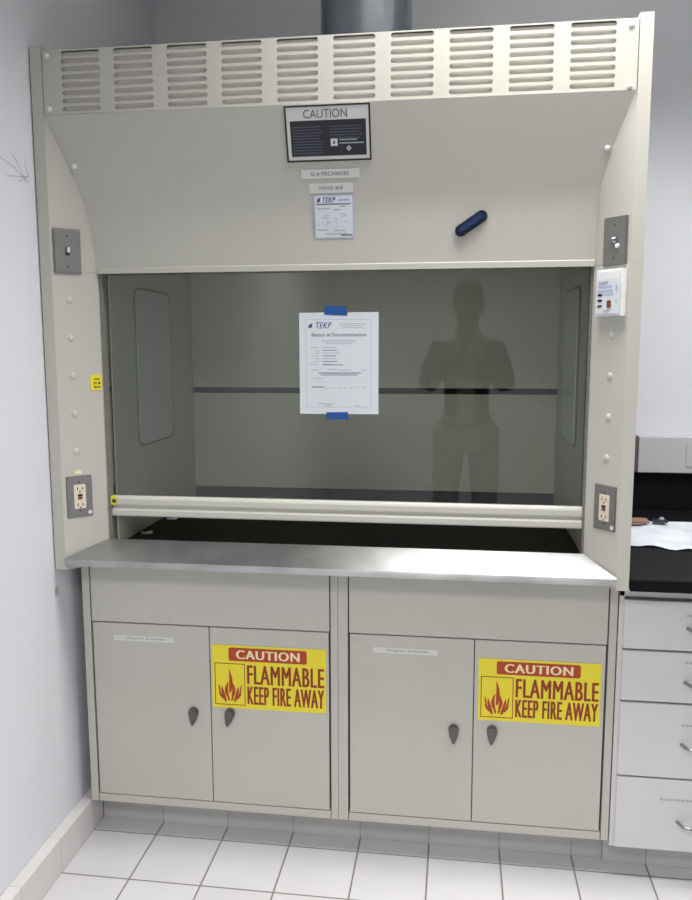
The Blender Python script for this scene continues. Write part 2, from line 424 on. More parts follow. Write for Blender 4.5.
b = MB(); b.ext_x([(.0845, 1.652), (.0845, 1.666), (.088, 1.669), (.112, 1.669), (.112, 1.665), (.0925, 1.665), (.0925, 1.652)], .1165, 1.4385)
b.build('panel_lip', 'hood', hood)
# sash
sash = MB().ext_x([(.119, .973), (.104, .973), (.1015, .977), (.1015, .990), (.104, .995), (.1095, .9975), (.1095, 1.002), (.104, 1.004), (.1015, 1.008), (.1015, 1.022), (.104, 1.027), (.110, 1.031), (.124, 1.031), (.124, .973)], .1265, 1.432).build('sash', 'rail', hood)
sash['label'] = 'cream sash rail across the bottom of the glass'
MB().box(.128, .116, 1.029, 1.434, .121, 1.80).build('glass_pane', 'glass', sash)
b = MB(); b.prism(rr(.1265, 1.006, .142, 1.033, .004), FR, -.0985, -.0955, 0); b.dome(.136, 1.018, .006, .004, Frame((0, .0955, 0)), 1)
o = b.build('rail_bumper', ['yellow', 'black'], sash); o['label'] = 'yellow bumper with a black dot'
for x0, x1 in ((.117, .1262), (1.4325, 1.438)):
    MB().box(x0, .098, .885, x1, .132, 1.9).build('sash_track', 'track', hood)
# interior
li0 = MB().box(.125, .135, .885, .130, .83, 1.95).build('side_liner', 'liner', hood)
li1 = MB().box(1.446, .135, .885, 1.451, .83, 1.95).build('side_liner', 'liner', hood)
b = MB(); b.box(.13, .83, .932, 1.446, .836, 1.282, bev=.0015); b.box(.13, .83, 1.303, 1.446, .836, 1.95, bev=.0015)
for x in (.16, .6, 1.0, 1.40):
    for z in (.96, 1.255, 1.33, 1.5): b.dome(x, z, .006, .004, Frame((0, .83, 0)))
b.build('rear_baffle', 'liner', hood)
MB().box(.125, .86, .885, 1.451, .874, 2.18).build('slot_shade', 'dark', hood)  # black sheet painting the shade seen through the baffle slots
MB().box(.125, .135, 1.95, 1.451, .86, 1.96).build('inner_ceiling', 'liner', hood)
FLI = Frame((.130, 0, 0), (0, 1, 0)); FRI = Frame((1.446, 0, 0), (0, -1, 0))
b = MB(); b.rrect(.300, 1.145, .600, 1.632, .035, FLI, 0, .004, 1, n=8); b.rrect(.307, 1.152, .593, 1.625, .03, FLI, .003, .0055, 0, n=8)
b.build('access_panel', ['access', 'track'], hood)
b = MB(); b.rrect(-.640, 1.155, -.345, 1.625, .035, FRI, 0, .006, 1, n=8); b.rrect(-.632, 1.163, -.353, 1.617, .03, FRI, .005, .0085, 0, n=8)
b.build('access_panel', ['access', 'track'], hood)
# airfoil sill (brushed stainless)
def sill():
    b = bmesh.new()
    prof = [(-.006, .8515, 0), (-.0105, .8535, 0), (-.0115, .857, 0), (-.0115, .868, 0), (-.0105, .8715, 0), (-.006, .8735, 0), (.088, .9085, 0), (.091, .9085, 0), (.0925, .905, 0), (.0925, .886, 0), (.085, .884, 0), (.02, .862, 0)]
    A = []; B_ = []
    for y, z, _ in prof:
        yy = max(y, 0)
        A.append(b.verts.new((.0325+.9556*yy, y, z))); B_.append(b.verts.new((1.5045-.7556*yy, y, z)))
    n = len(prof)
    b.faces.new(A); b.faces.new(B_[::-1])
    for i in range(n): b.faces.new((A[i], A[(i+1) % n], B_[(i+1) % n], B_[i]))
    bmesh.ops.recalc_face_normals(b, faces=b.faces[:])
    m = MB(); m.merge(b); return m
o = sill().build('airfoil_sill', 'steel', hood, smooth=True); o['label'] = 'brushed stainless steel sill'
# screws
def small(name, fr, u, v, r, h, m, parent=hood): return MB().dome(u, v, r, h, fr).build(name, m, parent, smooth=True)
for u, v in ((.047, 2.192), (.0475, 2.062), (1.4875, 2.190), (1.4880, 2.055)): small('screw', Frame((0, 0, 0)), u, v, .0068, .006, 'screw')
for u in (.0905, 1.4495): small('screw', Frame((0, .0385, 0)), u, 1.926, .0072, .0075, 'screw')
# hole plugs on the slanted post faces
for v in (1.579, 1.4776, 1.375, 1.271, 1.168): small('hole_plug', FL, .0445, v, .0095, .004, 'plug')
for v in (1.480, 1.379, 1.276, 1.172): small('hole_plug', FRR, RW-.048, v, .0095, .004, 'plug')
# switch plates
def plate(name, fr, u, v, label):
    if 'switch' in name: fr = Frame(fr.p(0, 0, .0035), fr.u, fr.v)
    o = MB().rrect(u-.036, v-.058, u+.036, v+.058, .002, fr, -.0035, .0035, 0, bev=.0018, n=2).build(name, 'plate', hood)
    o['label'] = label
    for dv in (-.04, .04): MB().dome(u, v+dv, .0032, .0015, Frame(fr.p(0, 0, .0035), fr.u, fr.v)).build('plate_screw', 'handle', o)
    return o
FL0, FR0 = FL, FRR
pl = plate('switch_plate', FL, .043, 1.707, 'grey steel plate with a white toggle switch')
FL = Frame(FL.p(0, 0, .0035), FL.u, FL.v); FRR = Frame(FRR.p(0, 0, .0035), FRR.u, FRR.v)
b = MB(); b.rect(.038, 1.696, .048, 1.718, FL, .003, .0045, 1); b.prism([(.0405, 1.703), (.0455, 1.703), (.0455, 1.716), (.0405, 1.716)], FL, .003, .014, 0, bev=.001)
b.build('toggle_switch', ['white', 'black'], pl)
pr = plate('switch_plate', FR0, RW-.045, 1.7065, 'grey steel plate with a metal knob and a white pilot button')
u = RW-.045
b = MB(); b.dome(u, 1.709, .0085, .012, Frame(FRR.p(0, 0, .003), FRR.u, FRR.v)); b.disc(u, 1.709, .011, FRR, .003, .0045); b.build('metal_knob', 'drawerpull', pr, smooth=True)
MB().dome(u+.011, 1.694, .006, .008, Frame(FRR.p(0, 0, .003), FRR.u, FRR.v)).build('pilot_button', 'white', pr, smooth=True)
FL, FRR = FL0, FR0
def outlet(fr, u, v, label):
    p = plate('outlet_plate', fr, u, v, label)
    b = MB(); b.rrect(u-.0165, v-.034, u+.0165, v+.034, .003, fr, .003, .0055, 0, bev=.0008, n=3)
    for s in (-1, 1):
        vv = v+s*.0225
        b.rect(u-.008, vv-.004, u-.0055, vv+.004, fr, .0054, .0058, 1); b.rect(u+.0055, vv-.004, u+.008, vv+.004, fr, .0054, .0058, 1)
        b.disc(u, vv-s*0-.0085, .0022, fr, .0054, .0058, 1, n=10)
    b.build('outlet_socket', ['ivory', 'black'], p)
    MB().rect(u-.006, v+.001, u+.006, v+.007, fr, .0054, .0072, 0).build('test_button', 'black', p)
    MB().rect(u-.006, v-.007, u+.006, v-.001, fr, .0054, .0072, 0).build('reset_button', 'redbrown', p)
    MB().disc(u+.027, v-.047, .0055, fr, .003, .0042).build('round_sticker', 'labelw', p)
outlet(FL, .0465, 1.041, 'grey plate with an ivory double socket')
outlet(FRR, RW-.046, 1.0445, 'grey plate with an ivory double socket')
# tan tape remnant above left outlet
# airflow monitor on the right post
u0, u1, v0, v1 = .024, .1065, 1.526, 1.640
FM = Frame(FRR.p(0, 0, 0), FRR.u, FRR.v)
b = MB(); b.prism([(u0, v0), (u1, v0), (u1, v1), (u0, v1)], FM, 0, .022, 0, bev=.006)
mon = b.build('airflow_monitor', 'gloss', hood); mon['label'] = 'white airflow alarm box with small indicator windows'
b = MB(); b.rrect(u0+.008, v0+.006, u1-.004, v1-.024, .002, FM, .0215, .0221, 3, n=3); b.rect(u0+.012, v1-.046, u0+.058, v1-.040, FM, .022, .0224, 0); b.rect(u0+.010, v1-.057, u0+.060, v1-.050, FM, .022, .0224, 1); b.rect(u0+.012, v1-.064, u0+.062, v1-.0595, FM, .022, .0224, 1)
b.text('ALERT', u0+.014, v1-.038, u0+.045, v1-.030, FM, h1=.0225, m=2, bold=.02)
b.text('TEST', u0+.030, v0+.008, u0+.050, v0+.014, FM, h1=.0225, m=2)
b.rect(u0+.068, v1-.055, u0+.074, v1-.040, FM, .022, .0224, 0); b.rect(u0+.069, v0+.030, u0+.073, v0+.040, FM, .022, .0224, 1)
b.build('monitor_label', ['inkbl', 'inkbl', 'ink', 'paper'], mon)
for k in range(3):
    MB().rrect(u0+.012, v0+.022+k*.0135, u0+.026, v0+.0275+k*.0135, .002, FM, .0215, .0232, 0, n=3).build('indicator_lamp', 'black' if k else 'handle', mon)
MB().rrect(u0+.043, v0+.020, u0+.055, v0+.038, .003, FM, .0215, .025, 0, n=3, bev=.001).build('alarm_button', 'redbrown', mon)
# yellow sticker at the inner edge of the left post
b = MB(); b.rrect(.0925, 1.334, .1235, 1.377, .002, FL, .0002, .0012, 0, n=2)
b.text('HOOD', .103, 1.361, .118, 1.368, FL, h1=.0014, m=1, bold=.03); b.text('FACE', .100, 1.350, .1105, 1.357, FL, h1=.0014, m=1, bold=.03)
b.disc(.1165, 1.3535, .0032, FL, .001, .0016, 1, n=12); b.text('VELOCITY', .100, 1.339, .121, 1.346, FL, h1=.0014, m=1, bold=.03)
o = b.build('velocity_sticker', ['yellow', 'black'], hood); o['label'] = 'small yellow sticker with black print'
MB().rrect(.036, 1.104, .055, 1.114, .001, FL, .0002, .0008).build('tape_remnant', 'cream', hood)

# caution plate on the bent panel (tilted part)
Fc = Frame((0, 0, 2.046), (1, 0, 0), (0, -.056, .1125)); Fc = Frame((0, -.0015, 2.046), (1, 0, 0), (0, -.040, .120))
cx0, cx1, ct, cb = .6635, .8790, -.0015, -.1345
b = MB(); b.rrect(cx0, cb, cx1, ct, .003, Fc, 0, .003, 0)
b.ring(cx0, cb, cx1, ct, .0045, Fc, .0025, .0042, 1)
b.rect(cx0+.013, cb+.013, cx1-.012, ct-.036, Fc, .0028, .0034, 1)
b.text('CAUTION', cx0+.048, ct-.031, cx1-.058, ct-.011, Fc, h1=.0036, m=2, bold=.0)
# fine print in two columns
random.seed(3)
for k in range(11):
    v = ct-.050-k*.0068
    b.rect(cx0+.018, v-.0022, cx0+.085+random.random()*.012, v, Fc, .003, .0038, 2)
    if k < 5: b.rect(cx0+.112, v-.0022, cx0+.185+random.random()*.012, v, Fc, .003, .0038, 2)
b.rect(cx0+.114, cb+.036, cx0+.131, cb+.053, Fc, .003, .004, 0)
b.rect(cx0+.120, cb+.041, cx0+.125, cb+.048, Fc, .0035, .0043, 2)
b.rect(cx0+.136, cb+.049, cx0+.180, cb+.0515, Fc, .003, .0038, 3); b.rect(cx0+.136, cb+.041, cx0+.197, cb+.0435, Fc, .003, .0038, 3)
b.prism([(cx0+.152, cb+.030), (cx0+.159, cb+.037), (cx0+.166, cb+.030), (cx0+.159, cb+.022)], Fc, .003, .004, 3)
o = b.build('caution_plate', ['labelw', 'signblack', 'signgrey', 'inkl'], hood); o['label'] = 'black and white CAUTION plate full of fine print'
for (x, v, r) in ((cx0+.007, ct-.007, 0), (cx1-.007, ct-.007, 0), (cx0+.007, cb+.007, 0), (cx1-.007, cb+.007, 0)): pass
# label strips: on the curved part of the panel
def on_panel(b, x0, z0, x1, z1):
    y0, y1 = yz(z0), yz(z1); return Frame((0, y0, z0), (1, 0, 0), (0, y1-y0, z1-z0)), math.hypot(y1-y0, z1-z0)
f, h = on_panel(None, .6966, 1.8795, .8466, 1.9005)
b = MB(); b.rect(.6966, 0, .8466, h, f, -.0006, .0016, 0); b.text('G-4-TRCX06DB5', .722, h*.3, .820, h*.72, f, h1=.002, m=1, bold=.01)
b.build('inventory_label', ['labelw', 'ink'], hood)
f, h = on_panel(None, .7146, 1.8455, .8286, 1.8675)
b = MB(); b.rect(.7155, 0, .8286, h, f, -.0006, .0016, 0); b.text('HOOD #28', .742, h*.3, .802, h*.72, f, h1=.002, m=1, bold=.01)
b.build('hood_number_label', ['labelw', 'ink'], hood)
# certification sticker
f, h = on_panel(None, .725, 1.7335, .8285, 1.8405)
b = MB(); b.rect(.7255, 0, .8285, h, f, -.0006, .0016, 0); b.ring(.7255, 0, .8285, h, .0025, f, .0014, .0018, 1)
b.prism([(.732, h-.018), (.741, h-.018), (.743, h-.006), (.736, h-.009)], f, .0015, .002, 2)
b.text('TEKP', .748, h-.019, .782, h-.006, f, h1=.002, m=2, bold=.03, shear=.3)
b.rect(.789, h-.016, .818, h-.010, f, .0015, .0019, 1); b.rect(.731, h-.0245, .822, h-.0215, f, .0015, .0019, 3)
for (uu, vv, ww) in ((.733, .073, .035), (.775, .070, .02), (.793, .078, .016), (.731, .020, .03), (.776, .018, .03), (.755, .010, .055)):
    b.rect(uu, vv, uu+ww, vv+.003, f, .0015, .0019, 4)
random.seed(5)
for k in range(16):
    a = random.random(); uu = (.740+.022*random.random()) if k % 2 else (.782+.025*random.random()); vv = .032+.030*random.random()
    stroke(b, [(uu, vv), (uu+.010*math.cos(a*6.3), vv+.009*math.sin(a*6.3))], .0014, Frame(f.p(0, 0, .0015), f.u, f.v), 4, .0005)
b.rect(.794, .006, .824, .0095, f, .0015, .0019, 3)
o = b.build('certification_sticker', ['paper', 'inkbl', 'inkb', 'ink', 'inkl'], hood); o['label'] = 'small white certification sticker with blue header'

# ------------------------------------------------------------------ duct
duct = thing('exhaust_duct', (.822, .42, ZT+.001), 'round galvanised steel exhaust duct rising from the hood top', 'duct')
MB().cyl((.822, .42, ZT+.001), (.822, .42, ZC), .133, n=64).build('duct_pipe', 'duct', duct, smooth=True)
b = MB(); b.cyl((.822, .42, ZT+.001), (.822, .42, ZT+.088), .1365, n=64); b.cyl((.822, .42, ZT+.084), (.822, .42, ZT+.092), .139, n=64); b.build('duct_collar', 'duct', duct, smooth=True)

# ------------------------------------------------------------------ worktop inside the hood
wt = MB().box(.1305, .137, .8395, 1.4455, .858, .8845, bev=.002).build('worktop', 'epoxy')
tag(wt, 'matt black epoxy worktop inside the fume hood below the sash', 'worktop')
def cup_clip(x, y, label):
    b = MB(); b.rrect(-.016, -.009, .016, .009, .008, Frame((x, y, .8845), (1, 0, 0), (0, 1, 0)), 0, .004, 0, n=6, bev=.001)
    b.rrect(-.022, -.006, -.008, .006, .0055, Frame((x+.028, y+.004, .8845), (1, 0, 0), (0, 1, 0)), 0, .007, 0, n=6, bev=.001)
    b.disc(-.004, 0, .004, Frame((x, y, .8845), (1, 0, 0), (0, 1, 0)), .0035, .0046, 1, n=12)
    o = b.build('white_clip', ['white', 'handle']); tag(o, label, 'clip', 'white clips on the black worktop')
cup_clip(.160, .262, 'small white plastic clip on the black worktop, the one nearer the steel sill')
cup_clip(.166, .470, 'small white plastic clip on the black worktop, the one partly under the sash rail')

# ------------------------------------------------------------------ notice taped to the glass
pa = thing('paper_notice', (.781, .1155, 1.271), 'white printed certificate sheet taped to the sash glass with blue tape', 'notice')
Fp = Frame((.6745, .1155, 1.2705), (1, 0, .002), (0, 0, 1)); pw, ph = .2155, .2730
b = MB(); b.rect(0, 0, pw, ph, Fp, 0, .0008, 0)
b.ring(.017, .018, pw-.020, ph-.018, .0012, Fp, .0006, .0009, 1)
b.prism([(.024, ph-.040), (.034, ph-.041), (.037, ph-.029), (.028, ph-.031)], Fp, .0006, .001, 2)
b.text('TEKP', .046, ph-.042, .088, ph-.026, Fp, h1=.001, m=2, bold=.02, shear=.3)
for k in range(3): b.rect(.108+k*.005, ph-.031-k*.005, .182-k*.005, ph-.0295-k*.005, Fp, .0006, .001, 3)
b.text('Notice of Decontamination', .034, ph-.064, .182, ph-.054, Fp, h1=.001, m=4, bold=.03)
for k in range(3): b.rect(.062+k*.006, ph-.075-k*.0045, .155-k*.006, ph-.0735-k*.0045, Fp, .0006, .001, 3)
random.seed(11)
for k, (a, c) in enumerate(((.03, .05), (.044, .05), (.044, .05), (.034, .05), (.042, .05), (.042, .05), (.028, .05))):
    v = ph-.094-k*.0075
    b.rect(a, v, .054, v+.0016, Fp, .0006, .001, 3); b.rect(.064, v, .064+.022+random.random()*.03, v+.0018, Fp, .0006, .001, 4 if k % 2 else 3)
b.rect(.064, ph-.141, .120, ph-.139, Fp, .0006, .001, 4)
for a, c in ((.034, .055), (.078, .105), (.108, .140), (.170, .183)): b.rect(a, ph-.155+(.002 if a == .078 else 0), c, ph-.153+(.002 if a == .078 else 0), Fp, .0006, .001, 3)
b.rect(.052, ph-.163, .168, ph-.1605, Fp, .0006, .001, 4); b.rect(.058, ph-.168, .160, ph-.166, Fp, .0006, .001, 4)
b.rect(.038, ph-.178, .064, ph-.176, Fp, .0006, .001, 3); b.rect(.028, ph-.187, .182, ph-.1865, Fp, .0006, .001, 3)
b.rect(.034, ph-.201, .068, ph-.1985, Fp, .0006, .001, 4)
for k in range(7): b.rect(.070+k*.017, ph-.204+k*.0006, .079+k*.017, ph-.2022+k*.0006, Fp, .0006, .001, 3)
for a, c in ((.050, .098), (.066, .088), (.150, .166)): b.rect(a, ph-.246-(.005 if a != .050 else 0), c, ph-.244-(.005 if a != .050 else 0), Fp, .0006, .001, 3)
b.build('sheet', ['paper', 'inkbl', 'inkb', 'inkl', 'ink'], pa)
for (u0_, v0_, u1_, v1_, sk) in ((.069, ph-.006, .1315, ph+.0185, -.003), (.0725, -.0155, .1335, .0045, .001)):
    MB().prism([(u0_, v0_), (u1_, v0_+sk), (u1_-.001, v1_+sk), (u0_+.0005, v1_)], Fp, -.0004, .0016, 0).build('blue_tape', 'tape', pa)

# ------------------------------------------------------------------ blue magnetic clip on the front panel
ang = math.atan2(.050, .0745); y_ = yz(1.7625)
Fb = Frame((1.1285, y_, 1.7625), (math.cos(ang), 0, math.sin(ang)), (-math.sin(ang), -.07, math.cos(ang)))
bl = thing('magnetic_clip', (1.1285, y_, 1.7625), 'dark blue oval magnetic clip stuck at an angle on the beige hood panel', 'magnet')
MB().rrect(-.0455, -.0145, .0455, .0145, .0142, Fb, -.001, .011, 0, bev=.004, n=10).build('clip_body', 'navy', bl, smooth=True)
MB().rrect(-.034, -.0065, .036, .0075, .0068, Fb, .010, .0155, 0, bev=.002, n=8).build('clip_ridge', 'navy2', bl, smooth=True)

# ------------------------------------------------------------------ base cabinets
def flame(b, fr, u0, v0, s, m, m2):
    def leaf(cx, cy, h, w, lean, curl):
        P = []
        n = 10
        for i in range(n+1):
            t = i/n; x = cx+lean*t+curl*math.sin(PI*t); wd = w*math.sin(PI*min(1, t*.92+.08))**.8*(1-t*.45); P.append((x-wd/2, cy+h*t))
        Q = []
        for i in range(n, -1, -1):
            t = i/n; x = cx+lean*t+curl*math.sin(PI*t); wd = w*math.sin(PI*min(1, t*.92+.08))**.8*(1-t*.45); Q.append((x+wd/2, cy+h*t))
        b.prism([(u0+x*s, v0+y*s) for x, y in P+Q[:-1]+[Q[-1]]], fr, .0012, .0018+random.random()*.0002, m)
    leaf(.24, .16, .40, .11, -.12, -.05); leaf(.76, .16, .40, .11, .12, .05)
    leaf(.34, .06, .62, .15, -.16, -.02); leaf(.66, .06, .62, .15, .16, .02)
    leaf(.42, .24, .62, .15, .02, -.07); leaf(.58, .24, .62, .15, -.02, .07)
    leaf(.50, .42, .92, .16, -.03, .05); leaf(.14, .42, .34, .07, -.06, -.02); leaf(.86, .42, .34, .07, .06, .02)
    leaf(.46, .10, .26, .09, -.06, 0); leaf(.56, .10, .26, .09, .06, 0)
def caution_sticker(x0, z0, x1, z1, parent, label, tilt=0):
    f = Frame((x0, .083, z0), (1, 0, tilt), (0, 0, 1)); w, h = x1-x0, z1-z0
    b = MB(); b.rect(0, 0, w, h, f, -.0002, .0010, 0)
    b.rrect(.15*w, .755*h, .835*w, .965*h, .006, f, .0009, .0013, 1)
    b.text('CAUTION', .215*w, .79*h, .775*w, .93*h, f, h1=.0016, m=2, bold=.06)
    b.ring(.022*w, .05*h, .292*w, .715*h, .0022, f, .0009, .0013, 3)
    flame(b, f, .04*w, .075*h, .235*w, 1, 0)
    b.text('FLAMMABLE', .31*w, .40*h, .985*w, .70*h, f, h1=.0014, m=3, bold=.028)
    b.text('KEEP FIRE AWAY', .31*w, .075*h, .985*w, .365*h, f, h1=.0014, m=3, bold=.028)
    o = b.build('caution_sticker', ['yellow', 'red', 'cream', 'darkred'], parent); o['label'] = label
def latch(x, z, parent, tilt):
    c, s_ = math.cos(tilt), math.sin(tilt)
    f = Frame((x, .083, z), (c, 0, s_), (-s_, 0, c))
    # scuffed backing then a tear-shaped paddle
    P = []
    for i in range(24):
        a = 2*PI*i/24; r = .0145 if math.sin(a) > 0 else .0145-.0065*(-math.sin(a))
        P.append((r*math.cos(a), (.015*math.sin(a)+.012) if math.sin(a) > 0 else (.040*math.sin(a)+.012)))
    b = MB(); b.prism(P, f, 0, .012, 0, bev=.003)
    o = b.build('latch_handle', 'handle', parent, smooth=True)
    MB().prism([(u*.55, v*.62+.002) for u, v in P], f, .011, .017, 0, bev=.002).build('latch_grip', 'plate', o, smooth=True) if False else None
    b2 = MB(); b2.prism([(u*.5, v*.72+.002) for u, v in P], f, .0115, .0150, 0, bev=.0015)
    return o
def base_cabinet(x0, x1, dl, dm, dr, label, lats, stk, strip, tilt):
    t = thing('base_cabinet', ((x0+x1)/2, .40, .104), label, 'cabinet', 'beige cabinets under the fume hood')
    y0 = .083
    b = MB()
    b.box(x0, y0, .104, dl-.0055, .66, .838, bev=.0015); b.box(dr+.0055, y0, .104, x1-.0006, .66, .838, bev=.0015)
    b.box(dl-.0035, y0, .104, dr+.0035, .66, .1275, bev=.0015); b.box(dl-.0035, .125, .1275, dr+.0035, .14, .838)
    b.box(dl-.0035, .125, .82, dr+.0035, .66, .838)
    b.box(x0, .645, .104, x1-.0006, .66, .838)
    b.build('carcass', 'door', t)
    MB().box(dl-.002, y0+.001, .6635, dr+.002, y0+.02, .8375, bev=.0015).build('top_panel', 'door', t)
    d1 = MB().box(dl, y0, .130, dm-.0012, y0+.019, .6605, bev=.0018).build('door', 'door', t)
    d2 = MB().box(dm+.0012, y0, .130, dr, y0+.019, .6605, bev=.0018).build('door', 'door', t)
    for d, (hx, hz, ti) in zip((d1, d2), lats): latch(hx, hz, d, ti)
    caution_sticker(*stk, d2, 'yellow sticker reading CAUTION FLAMMABLE KEEP FIRE AWAY')
    sx, sz, w, tl = strip
    f = Frame((sx, y0, sz), (1, 0, tl), (0, 0, 1))
    b = MB(); b.rect(0, -.008, w, .008, f, -.0002, .0009, 0)
    b.text('Organic Solvents', w*.2, -.0042, w*.86, .0042, f, h1=.0012, m=1, bold=.0)
    b.build('label_strip', ['labelw', 'ink'], d1)
    return t
base_cabinet(.0326, .782, .0605, .4105, .7555, 'beige two-door cabinet under the left half of the hood beside the white wall',
             ((.3576, .392, -.10), (.4643, .395, -.22)), (.4170, .4230, .7475, .6110), (.1246, .617, .180, .0), 0)
base_cabinet(.782, 1.5305, .8150, 1.1582, 1.5045, 'beige two-door cabinet under the right half of the hood beside the drawer unit',
             ((1.1051, .388, .0), (1.2091, .392, -.06)), (1.1700, .4330, 1.4945, .6100), (.880, .619, .178, -.0), 0)

# ------------------------------------------------------------------ drawer cabinet on the right
dc = thing('drawer_cabinet', (1.76, .4, .0905), 'pale grey four-drawer cabinet under the black bench top', 'cabinet')
b = MB(); x0, x1 = 1.533, 1.992
b.box(x0, .083, .0905, x0+.013, .70, .8375, bev=.001); b.box(x1-.013, .083, .0905, x1, .70, .8375, bev=.001)
b.box(x0, .10, .0905, x1, .70, .8375)
b.box(x0, .083, .800, x1, .12, .8375, bev=.001)
b.build('carcass', 'drawer', dc)
tops = ((.6605, .7935, .7258, '----', .7), (.5170, .6545, .5782, 'LINE', .64), (.3045, .5110, .4053, 'LINE', .49), (.0950, .2990, .1848, 'HAZARDOUS', .2428))
for z0, z1, hz, tx, tz in tops:
    d = MB().box(x0+.012, .073, z0, x1-.012, .0925, z1, bev=.0018).build('drawer', 'drawer', dc)
    b = MB(); pts = []
    for i in range(13):
        a = i/12; xx = 1.705+.115*a; e = min(a, 1-a)
        yy = .073-.03*min(1, (e/.16))**.5; pts.append((xx, yy, hz-.004+.0))
    pts[0] = (1.705, .0735, hz-.004); pts[-1] = (1.820, .0735, hz-.004)
    b.tube(pts, .0045); b.build('handle', 'drawerpull', d, smooth=True)
    b = MB(); ft = Frame((0, .073, 0))
    wd = {'----': .0, 'LINE': .055, 'HAZARDOUS': .10}[tx]
    lz = hz+{'----': .03, 'LINE': .05, 'HAZARDOUS': .058}[tx]
    if wd:
        n = int(wd/.011)
        for k in range(n): b.rect(1.758-wd+k*wd/n, lz-.003, 1.758-wd+k*wd/n+.0085, lz+.003, ft, 0, .0006, 0)
    else:
        for k in range(2): b.rect(1.70+k*.02, lz-.002, 1.716+k*.02, lz+.002, ft, 0, .0006, 0)
    b.build('drawer_marking', 'inkl', d)

# bench top with backsplash
ct = thing('bench_top', (2.3, .45, .838), 'black epoxy bench top with upstand to the right of the fume hood', 'countertop')
MB().box(1.541, -.002, .838, 3.1, .919, .870, bev=.003).build('top', 'epoxy2', ct)
MB().box(1.541, .899, .870, 3.1, .919, 1.0065, bev=.002).build('backsplash', 'epoxy2', ct)
bc = thing('side_cabinet', (2.55, .4, 0), 'pale grey closed cabinet under the bench top right of the drawers', 'cabinet')
MB().box(1.994, .0925, 0.02, 3.09, .70, .8375, bev=.001).build('carcass', 'drawer', bc)
MB().box(2.0, .075, .1, 2.54, .0925, .80, bev=.002).build('door', 'drawer', bc); MB().box(2.545, .075, .1, 3.085, .0925, .80, bev=.002).build('door', 'drawer', bc)
MB().box(2.0, .16, 0, 3.08, .69, .02).build('plinth', 'base_x', bc)
# raceway on the wall
b = MB(); b.box(1.737, .872, 1.0070, 3.1, .9195, 1.135, bev=.003)
rc = b.build('wall_raceway', 'raceway'); tag(rc, 'long pale grey wall raceway above the black upstand', 'raceway')
b = MB(); b.box(1.7335, .88, 1.0070, 1.7368, .9195, 1.135); b.build('end_shadow', 'handle', rc)  # dark strip stands in for the shadow at the raceway's left end
MB().rrect(1.897, 1.03, 1.967, 1.115, .003, Frame((0, .872, 0)), 0, .003, 0, bev=.001).build('socket_plate', 'raceway', rc)

# papers on the bench
b = bmesh.new(); nx, ny = 40, 26; V = []
for i in range(nx+1):
    for j in range(ny+1):
        x = 1.56+.75*i/nx; fy = .325+.018*math.sin(i*.45)+.010*math.sin(i*1.3); y = fy+(.655-fy)*j/ny
        z = .8722+.006*(1+math.sin(x*38+2*math.sin(y*9)))*.5*abs(math.sin(PI*j/ny))**.5+.004*(1+math.sin(y*55+x*12))*.5+(.004 if j == ny else 0)
        V.append(b.verts.new((x, y, z)))
for i in range(nx):
    for j in range(ny):
        a = i*(ny+1)+j; b.faces.new((V[a], V[a+ny+1], V[a+ny+2], V[a+1]))
r = bmesh.ops.extrude_face_region(b, geom=b.faces[:])
for v in r['geom']:
    if isinstance(v, bmesh.types.BMVert): v.co.z -= .0012
bmesh.ops.recalc_face_normals(b, faces=b.faces[:])
m = MB(); m.merge(b)
o = m.build('paper_sheet', 'benchpaper', smooth=True); tag(o, 'crumpled white sheet of bench paper spread on the black bench top', 'paper')
b = MB(); b.box(1.632, .600, .8825, 1.722, .650, .8925, bev=.003); b.box(1.628, .585, .8815, 1.700, .640, .8845, bev=.001)
o = b.build('card_packet', 'brown'); tag(o, 'small reddish brown flat packet lying on the white bench paper', 'packet')
b = MB(); b.box(1.738, .618, .8825, 1.785, .650, .8915, bev=.004, m=0); b.dome(0, 0, .009, .008, Frame((1.7655, .632, .8915), (1, 0, 0), (0, 1, 0)), 1)
o = b.build('bench_clip', ['black', 'greyblue']); tag(o, 'small black clip with grey-blue tip at the back edge of the bench paper', 'clip')  # dark lump with a bluish tip, built as a small clip

# ------------------------------------------------------------------ photographer (seen reflected in the sash)
CAM = Vector((1.0995, -2.0392, 1.4597))
def skin(name, verts, edges, radii, root, m, parent, sub=2):
    me = bpy.data.meshes.new(name); off = OFF[parent.name]
    me.from_pydata([Vector(v)-off for v in verts], edges, []); me.materials.append(M[m])
    o = bpy.data.objects.new(name, me); col.objects.link(o); o.parent = parent; OFF[o.name] = off
    md = o.modifiers.new('skin', 'SKIN'); md.use_smooth_shade = True
    for i, r_ in enumerate(radii):
        me.skin_vertices[0].data[i].radius = r_ if isinstance(r_, tuple) else (r_, r_)
    me.skin_vertices[0].data[root].use_root = True
    s = o.modifiers.new('sub', 'SUBSURF'); s.levels = sub; s.render_levels = sub
    return o
px, py = 1.155, -2.44
per = thing('person', (px, py, 0), 'person in a dark jacket and cap holding up a phone, mirrored in the sash glass', 'person')
P = {}
def pt(n, x, y, z, r): P[n] = ((px+x, py+y, z), r)
pt('pel', 0, 0, .98, (.13, .10)); pt('wai', 0, 0, 1.12, (.118, .09)); pt('che', 0, .01, 1.32, (.138, .10)); pt('cla', 0, 0, 1.46, (.11, .085)); pt('nek', 0, .01, 1.54, .055)
pt('hd0', 0, .03, 1.60, .065); pt('hd1', 0, .03, 1.68, .088); pt('hd2', 0, .02, 1.755, .075)
